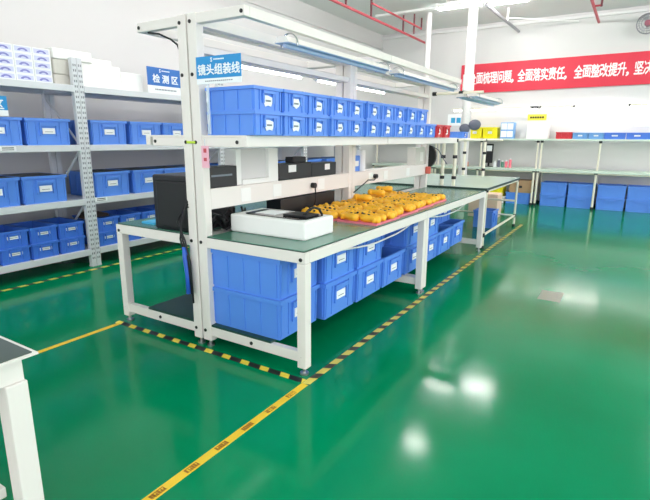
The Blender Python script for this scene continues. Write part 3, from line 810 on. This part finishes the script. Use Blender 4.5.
# ------------------------------------------------------------------ columns and overhead services
k = empty('round_column', 'round white column rising beside the start of the red banner', 'column', (-1.51, 8.0, 0)); 
MB().tube((0, 0, 0), (0, 0, H), .092, 24).build('shaft', M['wall'], k)
MB().tube((0, 0, 2.3), (0, 0, 2.6), .112, 24).build('collar', M['white'], k)
k = empty('white_pipe', 'thin white vertical pipe in front of the left wall under the red pipes', 'pipe', (-2.40, 8.0, 0))
MB().tube((0, 0, 0), (0, 0, H), .055, 16).build('shaft', M['wall'], k)
MB().tube((0, 0, 0), (0, 0, .03), .09, 16).build('base_ring', M['wall'], k)
k = empty('sprinkler_pipe', 'long red sprinkler pipe under the ceiling with drop pipes', 'pipe', (-2.92, 0, 0))
MB().tube((0, 2.5, 3.5), (0, 9.4, 3.5), .024, 10).build('main_pipe', M['red'], k)
for yy in (5.5, 6.43, 7.9): MB().tube((0, yy, 3.5), (0, yy, H), .02, 8).build('riser', M['reddark'], k)
k = empty('sprinkler_pipe', 'shorter red pipe above the long red sprinkler pipe', 'pipe', (-2.68, 0, 0))
MB().tube((0, 6.0, 3.62), (0, 8.3, 3.62), .018, 10).build('main_pipe', M['red'], k)
for yy, z in ((7.9, 3.45), (8.3, 3.6)): MB().tube((0, yy, z), (0, yy, H), .018, 8).build('riser', M['reddark'], k)
k = empty('sprinkler_pipe', 'grey-red pipe slanting to the far wall above the banner', 'pipe', (.55, 0, 0))
MB().tube((0, 7.2, 3.62), (0, 9.49, 3.62), .024, 10).build('main_pipe', M['red'], k); MB().tube((.12, 8.1, 3.6), (.12, 8.1, H), .018, 8).build('riser', M['reddark'], k)
MB().tube((0, 8.1, 3.62), (.12, 8.1, 3.62), .016, 8).build('branch', M['red'], k)
k = tag(MB().tube((-1.0, 7.0, 3.6), (-.95, 9.49, 3.6), .028, 10).build('conduit', M['greypipe']), 'grey conduit running to the far wall above the banner start', 'conduit')
k = tag(MB().tube((-.95, 8.4, 3.6), (-.95, 8.4, H), .02, 10).tube((-.95, 8.4, 3.66), (.2, 9.4, 3.66), .012, 8).build('hanger', M['white']), 'white hanger rod holding the grey conduit', 'hanger')

def ceil_light(x0, x1, y, label, tm='tube'):
    k = empty('ceiling_light', label, 'ceiling light', (x0, y, 3.68), group='ceiling tube lights')
    MB().box(0, x1-x0, -.045, .045, .015, .055, .006).build('housing', M['white'], k)
    MB().tube((.02, 0, 0), (x1-x0-.02, 0, 0), .022, 12).build('tube', M[tm], k)
    q = MB()
    for xx in (.15, x1-x0-.15): q.tube((xx, 0, .055), (xx, 0, .15), .006, 6)
    q.build('hanger', M['white'], k)
ceil_light(-1.93, -1.12, 7.2, 'lit ceiling tube light left of the column top', 'tubestrong')
ceil_light(-1.05, -.38, 7.35, 'lit ceiling tube light right of the column top', 'tubestrong')
ceil_light(-1.5, -.9, 4.9, 'lit ceiling tube light above the second workbench', 'tubestrong')
for i, (x, y) in enumerate(((2.4, 7.2), (2.4, 4.9), (4.4, 7.2), (4.4, 4.9), (-1.4, 2.4), (2.4, 2.4), (-1.4, 0), (2.4, 0), (-3, 3.6), (-3, 1.2), (4.4, 2.4), (4.4, 0))):  # unseen tubes, added for floor glow and a brighter room
    ceil_light(x, x+1.1, y, f'added ceiling tube light, unseen outside the picture, {ORD[i]}')
tag(MB().box(-3.2, -1.95, 7.16, 7.24, 3.69, 3.73, .004).build('cable_tray', M['white']), 'white tray running left from the lit ceiling light', 'cable tray')

# ------------------------------------------------------------------ floor tapes
def tape(name, label, p, q, w, m):
    p, q = Vector(p), Vector(q); d = q-p
    o = MB().box(0, d.length, -w/2, w/2, 0, .0012).build(name, m, None, (p.x, p.y, 0)); o.rotation_euler = (0, 0, math.atan2(d.y, d.x))
    return tag(o, label, 'tape', 'floor tapes')
tape('hazard_tape', 'black and yellow hazard tape across the near end of the benches', (-1.69, -.045), (.02, -.045), .045, M['hazard'])
tape('hazard_tape', 'black and yellow hazard tape along the aisle side of the benches', (.045, -.068), (.055, 6.2), .045, M['hazardv'])
tape('hazard_tape', 'black and yellow hazard tape on the floor before the grey racks', (-3.21, -1.4), (-3.17, 4.5), .045, M['hazardr'])
tape('floor_tape', 'plain yellow tape from the rack-side bench leg to the front table', (-1.64, -.07), (-1.64, -3.0), .04, M['ytape'])
tp_ = 0
ft = tape('floor_tape', 'yellow tape with dark printed marks running from the bench corner toward the viewer', (.043, -.07), (.043, -3.0), .043, M['ytape'])
random.seed(5)
for i in range(12):
    q = MB(); u0 = .1+.178*i
    for a in range(6):
        uu = u0+.012*a
        q.box(uu, uu+.004, -.014, .014, .0012, .0016)
        q.box(uu, uu+.010, random.choice((-.012, 0, .01)), random.choice((.013, .012)), .0012, .0016)
        q.box(uu+.003, uu+.011, -.013, -.009, .0012, .0016)
    q.build('printed_mark', M['brownprint'], ft)
k = MB(); k.box(.9, 1.08, 2.28, 2.58, 0, .0008)  # thin mottled grey-green patch lying on the floor
tag(k.build('floor_patch', mat('mottled_patch', (134,140,122), .3, noise=.2, nscale=40)), 'dull grey-green square patch on the green floor of the aisle', 'sticker')

# ------------------------------------------------------------------ table at the left front
ft = empty('front_table', 'white framed table with a dark green top, cut off by the lower left corner', 'table', (.06, -1.47, 0))
t = MB(); t.box(-1.6, -.0, -1.8, 0, .742, .748, .0); t.mi = 1; t.box(-1.6, -.012, -1.8, -.012, .748, .751); t.build('tabletop', [M['frame'], M['matdark']], ft)
a = MB(); a.box(-.08, -.032, -1.8, -.032, .665, .742, .003); a.box(-1.6, -.08, -.08, -.032, .665, .742, .003); a.build('apron', M['frame'], ft)
for (xx, yy) in ((-.089, -.098), (-.089, -1.79), (-1.59, -.1), (-1.59, -1.79)):
    l = MB(); l.box(xx, xx+.066, yy+.01, yy+.07, .03, .665, .004); l = l.build('leg', M['frame'], ft)
    MB().tube((xx+.035, yy+.04, 0), (xx+.035, yy+.04, .031), .022, 10).build('levelling_foot', M['steel'], l)
MB().box(-1.55, -.122, -1.7, -.089, .265, .3, .004).build('lower_shelf', M['frame'], ft)
q = MB(); 
for (xx, yy) in ((-.17, -.14), (-1.59, -.14)): q.box(xx, xx+.04, -1.75, -.105, .225, .265, .003)
q.build('lower_rail', M['frame'], ft)
q = MB(); q.tube((-.12, -.16, .645), (-.065, -.1, .645), .012, 10); q.tube((-.08, -.13, .645), (-.08, -.13, .667), .006, 8); q.build('latch', M['chrome'], ft)

# ------------------------------------------------------------------ light
w = bpy.data.worlds.new('World'); SC.world = w; w.use_nodes = True
bg = w.node_tree.nodes['Background']; bg.inputs[0].default_value = (1, 1, 1.02, 1); bg.inputs[1].default_value = 2.2

# ------------------------------------------------------------------ camera
F, YAW, PITCH, ROLL = 485.404, -.5568, .2273, -.0068
cam = bpy.data.cameras.new('camera'); co = bpy.data.objects.new('camera', cam); COL.objects.link(co)
cam.sensor_fit = 'HORIZONTAL'; cam.sensor_width = 36; cam.lens = F/650*36; cam.clip_start = .02
fwd = Vector((math.sin(YAW)*math.cos(PITCH), math.cos(YAW)*math.cos(PITCH), -math.sin(PITCH)))
right = Vector((math.cos(YAW), -math.sin(YAW), 0)); down = fwd.cross(right)
c_, s_ = math.cos(ROLL), math.sin(ROLL)
r2 = c_*right+s_*down; d2 = -s_*right+c_*down
co.matrix_world = Matrix.Translation((1.4609, -2.1422, 1.3621)) @ Matrix((r2, -d2, -fwd)).transposed().to_4x4()
SC.camera = co
SC.view_settings.view_transform = 'Standard'; SC.view_settings.look = 'None'
SC.view_settings.gamma = 1; SC.view_settings.exposure = 0.3; SC.view_settings.use_curve_mapping = False
